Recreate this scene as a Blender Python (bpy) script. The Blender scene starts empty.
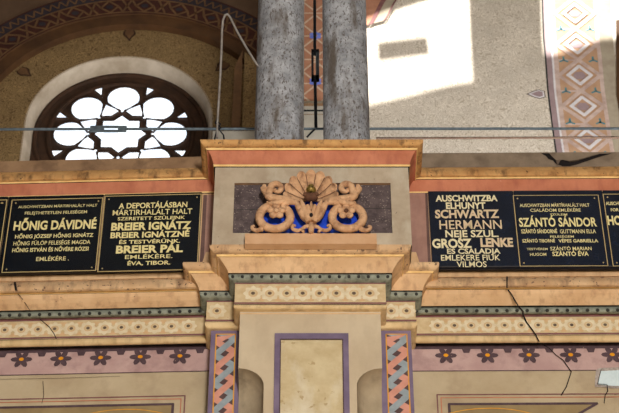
import bpy, math, random
from mathutils import Vector
random.seed(7)
C = bpy.context.scene.collection
PI = math.pi
# ------------------------------------------------------------------ camera model
F = 1878.0; PITCH = math.radians(42.0); CZ = 1.6
cp, sp = math.cos(PITCH), math.sin(PITCH)
RT = Vector((1, 0, 0)); FW = Vector((0, cp, sp)); UP = Vector((0, -sp, cp)); CAM = Vector((0, 0, CZ))
def ray(px, py): return FW + RT*((px-309.5)/F) + UP*((206.5-py)/F)
class Plane:
    """vertical plane y = y0 - (x-x0)*t, photographed points are measured onto it"""
    def __init__(s, y0, x0=0, deg=0): s.y0, s.x0, s.t = y0, x0, math.tan(math.radians(deg)); a = math.radians(deg); s.u = Vector((math.cos(a), -math.sin(a), 0)); s.n = Vector((-math.sin(a), -math.cos(a), 0))
    def off(s, d): q = Plane(s.y0); q.x0, q.t, q.u, q.n = s.x0, s.t, s.u, s.n; q.y0 = s.y0 - d/abs(s.n.y); return q
    def P(s, px, py):
        d = ray(px, py); k = (s.y0 + s.x0*s.t)/(d.y + d.x*s.t); return CAM + d*k
    def at(s, x, z): return Vector((x, s.y0-(x-s.x0)*s.t, z))
# ------------------------------------------------------------------ mesh builder
class MB:
    def __init__(s): s.v = []; s.f = []; s.m = []; s.mats = []; s.sm = []
    def mi(s, m):
        if m not in s.mats: s.mats.append(m)
        return s.mats.index(m)
    def face(s, pts, m, smooth=False):
        b = len(s.v); s.v += [tuple(p) for p in pts]; s.f.append(tuple(range(b, b+len(pts)))); s.m.append(s.mi(m)); s.sm.append(smooth)
    def grid(s, rows, m, smooth=True, closed=False):
        b = len(s.v); n = len(rows[0])
        for r in rows: s.v += [tuple(p) for p in r]
        k = s.mi(m) if not isinstance(m, (list, tuple)) else None
        for i in range(len(rows)-1):
            for j in range(n if closed else n-1):
                j2 = (j+1) % n
                s.f.append((b+i*n+j, b+i*n+j2, b+(i+1)*n+j2, b+(i+1)*n+j)); s.m.append(k if k is not None else s.mi(m[i])); s.sm.append(smooth)
    def box(s, a, b, m):
        x0,y0,z0 = a; x1,y1,z1 = b; V = [(x0,y0,z0),(x1,y0,z0),(x1,y1,z0),(x0,y1,z0),(x0,y0,z1),(x1,y0,z1),(x1,y1,z1),(x0,y1,z1)]
        o = len(s.v); s.v += V
        for f in ((0,3,2,1),(4,5,6,7),(0,1,5,4),(1,2,6,5),(2,3,7,6),(3,0,4,7)): s.f.append(tuple(o+i for i in f)); s.m.append(s.mi(m)); s.sm.append(False)
    def tube(s, pts, rad, m, seg=10, cap=True, flat=1.0):
        pts = [Vector(p) for p in pts]; n = len(pts)
        if not isinstance(rad, (list, tuple)): rad = [rad]*n
        rows = []; prev = None
        for i in range(n):
            t = (pts[min(i+1,n-1)]-pts[max(i-1,0)]).normalized()
            a = Vector((0,-1,0)) if abs(t.y) < .9 else Vector((1,0,0))
            if prev is not None and abs(t.y) >= .9: a = prev
            b = t.cross(a).normalized(); a2 = b.cross(t).normalized(); prev = a2
            rows.append([pts[i] + (b*math.cos(2*PI*k/seg) + a2*math.sin(2*PI*k/seg)*flat)*rad[i] for k in range(seg)])
        s.grid(rows, m, True, True)
        if cap: s.face(rows[0], m); s.face(rows[-1][::-1], m)
    def ball(s, c, r, m, ru=12, rv=8):
        c = Vector(c); 
        if not isinstance(r, (list, tuple)): r = (r, r, r)
        rows = [[c+Vector((r[0]*math.sin(PI*i/rv)*math.cos(2*PI*j/ru), r[1]*math.sin(PI*i/rv)*math.sin(2*PI*j/ru), r[2]*math.cos(PI*i/rv))) for j in range(ru)] for i in range(rv+1)]
        s.grid(rows, m, True, True)
    def lathe(s, c, prof, m, seg=64):
        s.grid([[(c[0]+r*math.cos(2*PI*k/seg), c[1]+r*math.sin(2*PI*k/seg), z) for k in range(seg)] for r, z in prof], m, True, True)
    def px(s, pl, pts, m, off=.0015):
        q = pl.off(off); s.face([q.P(*p) for p in pts], m)
    def ribbon(s, pl, pts, w, m, off=.0015, closed=False):
        """flat painted line of width w metres through plane points given as (x,z) pairs"""
        q = pl.off(off); n = len(pts)
        rng = range(n if closed else n-1)
        for i in rng:
            a = Vector(pts[i]); b = Vector(pts[(i+1) % n]); d = (b-a)
            if d.length < 1e-6: continue
            d.normalize(); e = Vector((-d.y, d.x))*w/2; a2 = a-d*w*.3; b2 = b+d*w*.3
            qq = pl.off(off+(i % 4)*.0003)
            s.face([qq.at(*(a2+e)), qq.at(*(a2-e)), qq.at(*(b2-e)), qq.at(*(b2+e))], m)
    def build(s, name, parent=None, **tags):
        me = bpy.data.meshes.new(name); off = parent_loc(parent) if parent else Vector((0,0,0))
        me.from_pydata([tuple(Vector(p)-off) for p in s.v], [], s.f)
        for m in s.mats: me.materials.append(m)
        me.polygons.foreach_set('material_index', s.m); me.polygons.foreach_set('use_smooth', s.sm); me.update()
        o = bpy.data.objects.new(name, me); C.objects.link(o)
        if parent: o.parent = parent
        for k, v in tags.items(): o[k] = v
        return o
def parent_loc(o):
    l = Vector((0,0,0))
    while o: l += o.location; o = o.parent
    return l
def thing(name, label, cat, loc, group=None):
    o = bpy.data.objects.new(name, None); C.objects.link(o); o.location = loc; o['label'] = label; o['category'] = cat
    if group: o['group'] = group
    o.empty_display_size = .1
    return o
# ------------------------------------------------------------------ materials
def lin(c): return tuple(((x/255)/12.92 if x/255 <= .04045 else ((x/255+.055)/1.055)**2.4) for x in c) + (1,)
def mat(name, col, col2=None, scale=6, rough=.8, bump=.25, stain=None, stain_amt=.5, stretch=1.0, stain_scale=5, lo=.35, hi=.65, metal=0, spots=None, spot_scale=30, spot_t=.68, spec=.3, spot_st=1):
    m = bpy.data.materials.new(name); m.use_nodes = True; nt = m.node_tree; N = nt.nodes; L = nt.links; b = N['Principled BSDF']
    b.inputs['Roughness'].default_value = rough; b.inputs['Metallic'].default_value = metal
    b.inputs['Specular IOR Level'].default_value = spec
    g = N.new('ShaderNodeNewGeometry')
    def noise(sc, st=1.0, det=6):
        mp = N.new('ShaderNodeMapping'); mp.inputs['Scale'].default_value = (1, 1, st); L.new(g.outputs['Position'], mp.inputs[0])
        n = N.new('ShaderNodeTexNoise'); n.inputs['Scale'].default_value = sc; n.inputs['Detail'].default_value = det; n.inputs['Roughness'].default_value = .6; L.new(mp.outputs[0], n.inputs[0]); return n.outputs['Fac']
    def ramp(src, a, bb):
        r = N.new('ShaderNodeMapRange'); r.inputs[1].default_value = a; r.inputs[2].default_value = bb; L.new(src, r.inputs[0]); return r.outputs[0]
    def mix(f, a, bb, amt=1.0):
        x = N.new('ShaderNodeMix'); x.data_type = 'RGBA'
        if amt != 1.0:
            mu = N.new('ShaderNodeMath'); mu.operation = 'MULTIPLY'; mu.inputs[1].default_value = amt; L.new(f, mu.inputs[0]); f = mu.outputs[0]
        L.new(f, x.inputs['Factor'])
        for k, v in (('A', a), ('B', bb)):
            s_ = [i for i in x.inputs if i.name == k and i.type == 'RGBA'][0]
            if isinstance(v, tuple): s_.default_value = v
            else: L.new(v, s_)
        return [o for o in x.outputs if o.type == 'RGBA'][0]
    if col2 is None: col2 = tuple(max(0, c*.82) for c in col)
    out = mix(ramp(noise(scale), lo, hi), lin(col), lin(col2))
    if stain: out = mix(ramp(noise(stain_scale, stretch), .5, .66), out, lin(stain), stain_amt)
    if spots: out = mix(ramp(noise(spot_scale, spot_st, 3), spot_t-.02, spot_t+.02), out, lin(spots), .85)
    L.new(out, b.inputs['Base Color'])
    if bump:
        bp = N.new('ShaderNodeBump'); bp.inputs['Strength'].default_value = bump; bp.inputs['Distance'].default_value = .01
        L.new(noise(40), bp.inputs['Height']); L.new(bp.outputs[0], b.inputs['Normal'])
    return m
def arabesque(name, col, line, scale=14, w=.022):
    m = mat(name, col, tuple(c*.9 for c in col), scale=2, bump=.1); nt = m.node_tree; N = nt.nodes; L = nt.links; b = N['Principled BSDF']
    src = b.inputs['Base Color'].links[0].from_socket; g = N.new('ShaderNodeNewGeometry')
    n = N.new('ShaderNodeTexNoise'); n.inputs['Scale'].default_value = scale; n.inputs['Detail'].default_value = 0; n.inputs['Distortion'].default_value = 1.2; L.new(g.outputs['Position'], n.inputs[0])
    a = N.new('ShaderNodeMath'); a.operation = 'PINGPONG'; a.inputs[1].default_value = .06; L.new(n.outputs['Fac'], a.inputs[0])
    r = N.new('ShaderNodeMapRange'); r.inputs[1].default_value = .012; r.inputs[2].default_value = w; r.inputs[3].default_value = .75; r.inputs[4].default_value = 0; L.new(a.outputs[0], r.inputs[0])
    x = N.new('ShaderNodeMix'); x.data_type = 'RGBA'; L.new(r.outputs[0], x.inputs['Factor'])
    A = [i for i in x.inputs if i.name == 'A' and i.type == 'RGBA'][0]; B = [i for i in x.inputs if i.name == 'B' and i.type == 'RGBA'][0]
    L.new(src, A); B.default_value = lin(line); L.new([o for o in x.outputs if o.type == 'RGBA'][0], b.inputs['Base Color']); return m
def emis(name, col, s, col2=None):
    m = bpy.data.materials.new(name); m.use_nodes = True; nt = m.node_tree; b = nt.nodes['Principled BSDF']
    n = nt.nodes.new('ShaderNodeTexNoise'); n.inputs['Scale'].default_value = 7; g = nt.nodes.new('ShaderNodeNewGeometry'); nt.links.new(g.outputs['Position'], n.inputs[0])
    r = nt.nodes.new('ShaderNodeValToRGB'); r.color_ramp.elements[0].position = .4; r.color_ramp.elements[1].position = .56
    r.color_ramp.elements[0].color = lin(col2 or col); r.color_ramp.elements[1].color = lin(col); nt.links.new(n.outputs['Fac'], r.inputs[0])
    nt.links.new(r.outputs[0], b.inputs['Emission Color']); b.inputs['Base Color'].default_value = lin((120,125,130)); b.inputs['Emission Strength'].default_value = s; return m

M = {}
M['ochre'] = mat('ochre_stucco', (224,188,144), (198,158,116), 5, stain=(112,80,60), stain_amt=.55, stretch=.18, stain_scale=16, spots=(84,62,50), spot_scale=38, spot_t=.64)
M['ochre_clean'] = mat('ochre_fascia', (226,190,146), (208,168,124), 4, stain=(150,105,78), stain_amt=.4, stretch=.15, stain_scale=20, spots=(80,60,50), spot_scale=45, spot_t=.74)
M['ochre_top'] = mat('brown_ochre_roll', (212,164,104), (184,134,80), 8, stain=(70,46,30), stain_amt=.7, stretch=.25, stain_scale=20, spots=(40,28,22), spot_scale=40, spot_t=.68)
M['ochre_pale'] = mat('pale_ochre_roll', (228,200,152), (208,176,126), 8, stain=(150,116,84), stain_amt=.4, stretch=.2, stain_scale=18)
M['panel_dark'] = mat('ochre_painted_field', (160,138,98), (140,118,82), 5)
M['gold'] = mat('gold_fillet', (250,214,146), (226,184,118), 10, bump=.1)
M['salmon'] = mat('salmon_paint', (204,132,100), (182,110,80), 5, stain=(160,90,72), stain_amt=.5, stretch=.15, stain_scale=14, spots=(225,180,160), spot_scale=30, spot_t=.76)
M['dark'] = mat('dark_gap', (34,26,24), (22,17,16), 8)  # cracks and holes; also shade painted as strips under plaques and mouldings
M['stucco'] = mat('grey_stucco', (196,180,156), (172,154,130), 5, stain=(205,196,174), stain_amt=.5, stain_scale=9, stretch=.5, spots=(112,98,84), spot_scale=30, spot_t=.70)
M['mauve_dark'] = mat('mauve_speckle', (104,90,88), (78,66,66), 14, stain=(60,50,54), stain_amt=.6, stain_scale=25, spots=(168,152,140), spot_scale=90, spot_t=.64, bump=.5)
M['bead'] = mat('verdigris_bead', (154,158,142), (126,130,116), 18, stain=(70,70,62), stain_amt=.6, stain_scale=30)
M['bead_dark'] = mat('verdigris_dark', (58,58,54), (44,44,42), 20)
M['cream'] = mat('cream_frieze', (218,196,154), (202,174,130), 18, spots=(196,150,110), spot_scale=40, spot_t=.70)
M['cream_lt'] = mat('cream_petal', (232,218,186), (216,198,162), 20, bump=.1)
M['tan'] = mat('tan_paint', (222,186,140), (206,170,124), 20, bump=.1)
M['dot'] = mat('brown_dot', (112,94,78), (94,78,66), 20)
M['plum'] = mat('plum_line', (140,94,90), (116,76,76), 14, bump=.1)
M['mauve'] = mat('mauve_band', (200,168,160), (184,150,144), 5, stain=(150,118,116), stain_amt=.5, stain_scale=8)
M['mauve_strip'] = mat('pink_mauve_strip', (178,138,122), (158,120,106), 7, stain=(130,96,88), stretch=.3, stain_amt=.5)
M['mauve_brown'] = mat('brown_mauve_strip', (116,88,80), (96,72,66), 7)
M['plumdark'] = mat('dark_plum_paint', (94,74,78), (78,60,64), 20, bump=.1, spots=(200,170,140), spot_scale=60, spot_t=.72)
M['orange'] = mat('orange_paint', (236,160,32), (220,140,24), 20, bump=0)
M['beige'] = mat('beige_wall', (198,180,148), (182,162,130), 3, stain=(160,138,112), stain_amt=.5, stain_scale=4)
M['beige_shaft'] = mat('beige_shaft', (210,192,162), (196,176,146), 3, stain=(176,156,130), stain_amt=.4, stain_scale=5, stretch=.4)
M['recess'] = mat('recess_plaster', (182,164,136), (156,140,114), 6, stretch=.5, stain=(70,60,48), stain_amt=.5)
M['panel'] = mat('aged_panel', (214,196,156), (196,174,132), 10, stain=(228,218,194), stain_amt=.9, stain_scale=3, stretch=.5, spots=(180,154,112), spot_scale=22, spot_t=.66)
M['lav'] = mat('lavender_paint', (126,110,134), (110,95,118), 8, stain=(150,132,150), stain_amt=.4, bump=.1)
M['braid_salmon'] = mat('braid_salmon', (218,156,136), (202,140,120), 14, bump=.1)
M['braid_blue'] = mat('braid_blue', (158,168,172), (138,148,152), 14, bump=.1)
M['braid_dark'] = mat('braid_brown', (98,76,74), (84,64,64), 14, bump=.1)
M['yellow'] = mat('yellow_line', (230,170,66), (214,150,54), 20, bump=0)
M['terra'] = mat('ornament_terracotta', (226,182,140), (196,150,110), 16, stain=(122,80,56), stain_amt=.65, stain_scale=20, bump=.6)
M['terra_lt'] = mat('plinth_terracotta', (216,174,134), (204,158,116), 8)
M['brown'] = mat('bronze_brown', (110,74,52), (84,54,40), 20)
M['gilt'] = mat('old_gilding', (206,176,90), (84,66,34), 34, rough=.35, metal=.6)
M['blue'] = mat('ultramarine', (36,84,222), (24,56,176), 18, bump=.2)
M['column'] = mat('grey_marble', (196,198,202), (144,146,150), 12, rough=.5, stain=(104,94,84), stain_amt=.95, stretch=.2, stain_scale=11, spots=(96,86,78), spot_scale=75, spot_t=.58, bump=.7, spec=.4, spot_st=.5)
M['slab'] = mat('plaque_black_glass', (13,20,28), (8,13,20), 12, rough=.25, bump=.05, spots=(60,66,70), spot_scale=60, spot_t=.80, spec=.5)
M['slab_navy'] = mat('plaque_navy_glass', (24,32,48), (17,24,38), 12, rough=.25, bump=.05, spots=(70,78,84), spot_scale=60, spot_t=.80, spec=.5)
M['gilt_text'] = mat('gilt_letters', (240,226,164), (222,206,142), 60, bump=0, rough=.6)
M['cream_text'] = mat('cream_letters', (238,226,184), (222,208,164), 60, bump=0, rough=.6)
M['pink_text'] = mat('pinkish_letters', (226,196,170), (208,190,140), 60, bump=0, rough=.6)
M['gilt_line'] = mat('gilt_border', (206,182,126), (192,166,110), 40, bump=0)
M['parapet'] = mat('brown_parapet', (160,128,96), (136,106,78), 6, stain=(88,66,50), stain_amt=.5, stain_scale=8)
M['parapet_r'] = mat('grey_parapet', (146,128,108), (122,106,88), 6, stain=(94,78,64), stain_amt=.5, stain_scale=8)
M['rod'] = mat('rod_steel_paint', (112,126,134), (88,100,108), 30, rough=.5, metal=.3)
M['rod_brown'] = mat('rust_rod', (108,88,74), (88,70,58), 30)
M['iron'] = mat('dark_iron', (34,36,40), (24,26,30), 30, rough=.5)
M['wire'] = mat('pale_wire', (170,164,156), (140,132,124), 30, rough=.4)
M['wl'] = arabesque('wall_pattern_ochre', (158,130,86), (74,52,30), 12, .034)  # left bay's shade put into a darker copy of the wall colour
M['wr'] = arabesque('wall_pattern_pale', (236,226,210), (172,156,132), 11, .034)  # same wall pattern, with its sunlit tone put into the colour
M['reveal'] = mat('white_reveal', (206,192,172), (170,154,132), 3)
M['arch1'] = mat('arch_brown', (92,62,34), (70,46,26), 4)
M['arch2'] = mat('arch_red_brown', (74,38,26), (56,28,22), 10)
M['arch3'] = mat('arch_tan_lines', (118,86,56), (98,70,46), 10)
M['arch_out'] = mat('arch_outer_wall', (104,80,60), (90,68,50), 4)
M['arch_blue'] = mat('arch_blue', (56,48,54), (44,38,44), 10)
M['frame_dark'] = mat('tracery_dark', (70,46,30), (50,34,22), 8)
M['glass'] = emis('frosted_pane', (244,250,255), 1.5, (226,238,252))
M['band_bg'] = mat('painted_band', (206,176,150), (194,160,134), 10)
M['band_pink'] = mat('band_pinkish', (216,194,182), (184,158,146), 8)
M['band_lav'] = mat('band_mauve', (168,146,146), (154,132,134), 8)
M['band_white'] = mat('band_white', (230,226,226), (214,208,210), 8)
M['band_grey'] = mat('band_outer', (180,168,146), (164,150,130), 8)
M['band_tan'] = mat('band_ochre', (198,160,128), (184,146,114), 8)
M['teal'] = mat('teal_leaf', (96,150,156), (80,130,140), 8)
M['pil'] = mat('pilaster_pinkish', (196,142,112), (176,122,96), 8)
M['pil_lt'] = mat('pilaster_light', (220,196,170), (206,180,154), 8)
M['bluefl'] = mat('blue_flower', (130,150,236), (108,128,220), 8)
M['white'] = mat('bare_white_plaster', (222,236,238), (206,222,224), 12)
M['white_edge'] = mat('chipped_rim', (188,176,166), (150,136,126), 40, bump=.8)
M['whitewall'] = mat('whitewashed_wall', (200,194,180), (178,172,158), 4)
M['floor'] = mat('stone_floor', (170,156,136), (150,136,118), 3)

# ------------------------------------------------------------------ PIER
CX = 311.8; YB = 8.40
def kx(px, py): d = ray(px, py); return d.x/d.y
XC = kx(CX, 200)*YB                      # pier axis
def solve(h, py, W0, Y0):                # profile point seen on the right-hand mitre line
    k = kx(CX+h, py); out = (k*Y0 - W0 - XC)/(1+k); Y = Y0-out; return out, CAM.z + Y*ray(CX+h, py).z/ray(CX+h, py).y
W0 = kx(CX+96.4, 168)*YB - XC
def sweep(mb, W, Y0, prof, back=9.2, smooth=False):
    """mitred moulding: left return, front, right return. prof = [(out, z, material of the strip below)]"""
    for i in range(len(prof)-1):
        o0, z0, m = prof[i]; o1, z1, _ = prof[i+1]
        def ring(o, z): return [(XC-W-o, back, z), (XC-W-o, Y0-o, z), (XC+W+o, Y0-o, z), (XC+W+o, back, z)]
        a, b = ring(o0, z0), ring(o1, z1)
        for j in range(3): mb.face([a[j], b[j], b[j+1], a[j+1]], m, False)
    # closed top and bottom
    o, z, m = prof[0]; mb.face([(XC-W-o, back, z), (XC-W-o, Y0-o, z), (XC+W+o, Y0-o, z), (XC+W+o, back, z)], m)
    o, z, m = prof[-1]; mb.face([(XC-W-o, back, z), (XC+W+o, back, z), (XC+W+o, Y0-o, z), (XC-W-o, Y0-o, z)], m)
def roll(o0, z0, o1, z1, bulge, m, n=7):
    """convex rounded strip from (o0,z0) to (o1,z1)"""
    r = []
    dx, dz = o1-o0, z1-z0; L = math.hypot(dx, dz); nx, nz = -dz/L, dx/L
    if nx < 0: nx, nz = -nx, -nz
    for i in range(n+1):
        t = i/n; s = math.sin(PI*t)**.7*bulge
        r.append((o0+dx*t+nx*s, z0+dz*t+nz*s, m))
    return r
pier = thing('pier', 'painted stucco pier with shell relief and flower frieze carrying both grey columns', 'pillar', (XC, 8.95, 0))
S = lambda h, py: solve(h, py, W0, YB)
# cap
mb = MB()
a = S(111.5, 139.5); b = S(105.5, 147.5); g0 = S(106, 148); g1 = S(105, 150); c0 = S(103.5, 150.5); c1 = S(98, 164); d0 = S(98.5, 164.5); d1 = S(98, 166.5); e = S(96.4, 167.5)
ZCAP = a[1]
pr = roll(a[0], a[1], b[0], b[1], .012, M['ochre_top'])
pr += [(g0[0], g0[1], M['gold']), (g1[0], g1[1], M['salmon']), (c0[0], c0[1], M['salmon'])]
for t in (.25, .5, .75): pr.append((c0[0]+(c1[0]-c0[0])*(t**.7), c0[1]+(c1[1]-c0[1])*t, M['salmon']))
pr += [(c1[0], c1[1], M['salmon']), (d0[0], d0[1], M['gold']), (d1[0], d1[1], M['dark']), (max(0, e[0]), e[1], M['stucco'])]
sweep(mb, W0, YB, pr); mb.build('cap_moulding', pier)
ZBLK = e[1]
# block with recessed speckled panel
PB = Plane(YB)
t0 = S(100.4, 244.5)
zb = PB.P(CX, 245.5).z
mb = MB()
xl, xr = XC-W0, XC+W0
ix0, ix1 = PB.P(234.5, 184).x, PB.P(390.5, 184).x; iz1 = PB.P(311, 183).z; iz0 = PB.P(311, 233).z
for q in ([(xl, zb), (xr, zb), (ix1, iz0), (ix0, iz0)], [(xr, zb), (xr, ZBLK+.01), (ix1, iz1), (ix1, iz0)], [(xr, ZBLK+.01), (xl, ZBLK+.01), (ix0, iz1), (ix1, iz1)], [(xl, ZBLK+.01), (xl, zb), (ix0, iz0), (ix0, iz1)]):
    mb.face([(x, YB, z) for x, z in q], M['stucco'])
for x in (xl, xr): mb.face([(x, YB, zb), (x, 9.2, zb), (x, 9.2, ZBLK+.01), (x, YB, ZBLK+.01)], M['stucco'])
rim = [(ix0, iz0), (ix1, iz0), (ix1, iz1), (ix0, iz1)]
for i in range(4):
    p, q = rim[i], rim[(i+1) % 4]; mb.face([(p[0], YB, p[1]), (q[0], YB, q[1]), (q[0], YB+.018, q[1]), (p[0], YB+.018, p[1])], M['parapet'])
mb.build('pedestal_block', pier)
mb = MB(); mb.face([(x, YB+.018, z) for x, z in rim], M['mauve_dark'])
PI_ = Plane(YB+.018)
for x in (ix0*.75+ix1*.25, ix0*.3+ix1*.7): mb.ribbon(PI_, [(x, iz0), (x, iz1)], .004, M['bead_dark'])
mb.ribbon(PI_, [(ix0, (iz0+iz1)/2), (ix1, (iz0+iz1)/2+.01)], .004, M['bead_dark'])
mb.build('inset_panel', pier, label='dark mauve speckled stone panel behind the shell')
# lower cornice
CX = 310.2; XC = kx(CX, 200)*YB
a = S(100.6, 244.5); b = S(94.5, 254); g = S(94, 254.5); g1 = S(93, 256.5); c0 = S(91.5, 257); c1 = S(82, 273)
def cornice(a, b, g, g1, c0, c1, W, Y0, parent, zt=None):
    mb = MB()
    pr = [(a[0]-.03, a[1]+.004, M['ochre'])] + roll(a[0], a[1], b[0], b[1], .014, M['ochre'])
    pr += [(g[0], g[1], M['gold']), (g1[0], g1[1], M['ochre_clean']), (c0[0], c0[1], M['ochre_clean'])]
    for t in (.2, .4, .6, .8): pr.append((c0[0]+(c1[0]-c0[0])*(1-(1-t)**1.6), c0[1]+(c1[1]-c0[1])*t, M['ochre_clean']))
    pr += [(c1[0], c1[1], M['dark']), (c1[0]-.06, c1[1]-.002, M['dark'])]
    sweep(mb, W, Y0, pr); return mb.build('cornice', parent)
cornice(a, b, g, g1, c0, c1, W0, YB, pier)
def bead_course(W, Y0, t, bt, parent, spacing=.054):
    """verdigris half-round with dark leaves between two mitred corners; t, bt = (out,z) top and bottom"""
    mb = MB(); pr = roll(t[0], t[1], bt[0], bt[1], .014, M['bead']); pr += [(bt[0]-.02, bt[1]-.002, M['dark'])]
    sweep(mb, W, Y0, pr)
    o = (t[0]+bt[0])/2+.009; z = (t[1]+bt[1])/2-.004; w = W+o-.02; n = max(1, int(2*w/spacing))
    for i in range(n+1):
        x = XC-w+2*w*i/n
        if abs(x-XC) < W+o: mb.ball((x, Y0-o, z), (.012, .01, .011), M['bead_dark'], 8, 5)
    return mb.build('bead_course', parent)
t = S(79.8, 274.2); bt = S(78.8, 280.3)
bead_course(W0, YB, t, bt, pier)
def rosette(mb, pl, x, z, r, off=.002, s=1.0):
    q = pl.off(off); n = 32
    mb.face([q.at(x+r*(1+.13*math.cos(8*k*2*PI/n))*math.cos(2*PI*k/n), z+s*r*(1+.13*math.cos(8*k*2*PI/n))*math.sin(2*PI*k/n)) for k in range(n)], M['cream_lt'])
    q = pl.off(off+.001); mb.face([q.at(x+r*.52*math.cos(2*PI*k/16), z+r*.52*math.sin(2*PI*k/16)) for k in range(16)], M['tan'])
    q = pl.off(off+.0016); mb.face([q.at(x+r*.42*math.cos(2*PI*k/16), z+r*.42*math.sin(2*PI*k/16)) for k in range(16)], M['cream'])
    q = pl.off(off+.0022); mb.face([q.at(x+r*.23*math.cos(2*PI*k/10), z+r*.23*math.sin(2*PI*k/10)) for k in range(10)], M['dot'])
def frieze_face(mb, pl, x0, x1, z0, z1, xs, edge=True):
    """painted flowers, plum border lines and tan lozenges on an already built face"""
    h = z1-z0
    mb.ribbon(pl, [(x0, z1-.004), (x1, z1-.004)], .009, M['plum'], .0018); mb.ribbon(pl, [(x0, z0+.008), (x1, z0+.008)], .012, M['plum'], .0018)
    for i_, x in enumerate(xs):
        if x0+.03 < x < x1-.03: rosette(mb, pl, x, (z0+z1)/2, h*.33, .002+(i_ % 2)*.0003)
    for a_, b_ in zip(xs[:-1], xs[1:]):
        m_ = (a_+b_)/2
        if x0+.03 < m_ < x1-.03:
            q = pl.off(.0012)
            for sz in (1, -1):
                zc = (z0+z1)/2+sz*h*.27; q2 = q; w = .02
                mb.face([q2.at(m_-w, zc), q2.at(m_, zc-.018*sz), q2.at(m_+w, zc), q2.at(m_+w*.7, zc+.012*sz), q2.at(m_-w*.7, zc+.012*sz)], M['tan'])
f0 = S(75.1, 283); f1 = S(75.6, 304.5)
def frieze_block(W, Y0, f0, f1, m0, m1, parent, pxs, py):
    mb = MB(); o = f0[0]
    pr = [(o, f0[1], M['cream']), (o, f1[1], M['dark']), (o, f1[1]-.002, M['dark'])]
    sweep(mb, W, Y0, pr); pl = Plane(Y0-o); xs = [pl.P(p, py).x for p in pxs]
    frieze_face(mb, pl, XC-W-o, XC+W+o, f1[1], f0[1], xs)
    for sx in (1, -1):   # painted lines on returns
        pass
    mb.build('frieze', parent)
    mb = MB(); pr = roll(m0[0], m0[1], m1[0], m1[1], .008, M['ochre_pale'])+[(m1[0]-.02, m1[1], M['dark'])]
    sweep(mb, W, Y0, pr); mb.build('lower_moulding', parent)
m0 = S(76.6, 305); m1 = S(73.5, 309.8)
frieze_block(W0, YB, f0, f1, m0, m1, pier, [253.1, 269.8, 286.8, 302.7, 319.4, 336.4, 353.9, 369.8], 293)
# shaft with hollowed corners
sh = S(70.2, 313); WS = W0+sh[0]; YS = YB-sh[0]; PS = Plane(YS); ZT = sh[1]
r = .147; rz = .125; zs = PS.P(250, 386).z
mb = MB()
for sx in (1, -1):
    xo = XC+sx*WS; xi = xo-sx*r
    arc = [(xo-sx*r*math.cos(k*PI/20), zs+rz*math.sin(k*PI/20)) for k in range(11)]   # from inner springing to the corner top
    mb.face([(XC, YS, 0), (xi, YS, 0)] + [(x, YS, z) for x, z in arc] + [(xo, YS, ZT+.02), (XC, YS, ZT+.02)], M['beige_shaft'])
    mb.face([(xo, YS, zs+rz), (xo, YS, ZT+.02), (xo, 9.2, ZT+.02), (xo, 9.2, zs+rz)], M['beige_shaft'])
    rows = [[(xo-sx*r*math.cos(th), YS+r*math.sin(th)*1.1, 0) for th in [j*PI/16 for j in range(9)]]]
    for k in range(0, 11):
        ph = k*PI/20; rows.append([(xo-sx*r*math.cos(ph)*math.cos(th), YS+r*1.1*math.cos(ph)*math.sin(th), zs+rz*math.sin(ph)) for th in [j*PI/16 for j in range(9)]])
    mb.grid(rows, M['recess'])
    mb.face([(xo, YS+r*1.1, 0), (xo, 9.2, 0), (xo, 9.2, zs+rz), (xo, YS+r*1.1, zs+rz)], M['recess'])
mb.ribbon(PS, [(XC-WS, ZT-.006), (XC+WS, ZT-.006)], .008, M['tan'])
mb.build('shaft', pier)
mb = MB(); zl = PS.P(310, 470).z
x0, x1, z1 = PS.P(274.8, 334.4).x, PS.P(348.4, 334.4).x, PS.P(311, 334.4).z; j0, j1, k1 = PS.P(280.6, 340).x, PS.P(342.6, 340).x, PS.P(311, 340.5).z
zl = .9; kl = .95
y = YS-.012
for q in ([(x0, z1), (x1, z1), (j1, k1), (j0, k1)], [(x1, z1), (x1, zl), (j1, kl), (j1, k1)], [(x1, zl), (x0, zl), (j0, kl), (j1, kl)], [(x0, zl), (x0, z1), (j0, k1), (j0, kl)]):
    mb.face([(a_, y, b_) for a_, b_ in q], M['lav'])
for q in ([(x0, z1), (x1, z1)], [(x1, z1), (x1, zl)], [(x1, zl), (x0, zl)], [(x0, zl), (x0, z1)]):
    mb.face([(q[0][0], y, q[0][1]), (q[1][0], y, q[1][1]), (q[1][0], YS, q[1][1]), (q[0][0], YS, q[0][1])], M['plum'])
mb.ribbon(Plane(y), [(j0, k1), (j1, k1), (j1, kl), (j0, kl)], .006, M['plumdark'], closed=True)
mb.build('panel_frame', pier, label='lavender painted frame')
mb = MB(); mb.face([(j0, YS-.005, k1), (j1, YS-.005, k1), (j1, YS-.005, kl), (j0, YS-.005, kl)], M['panel']); mb.build('painted_panel', pier)

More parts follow.
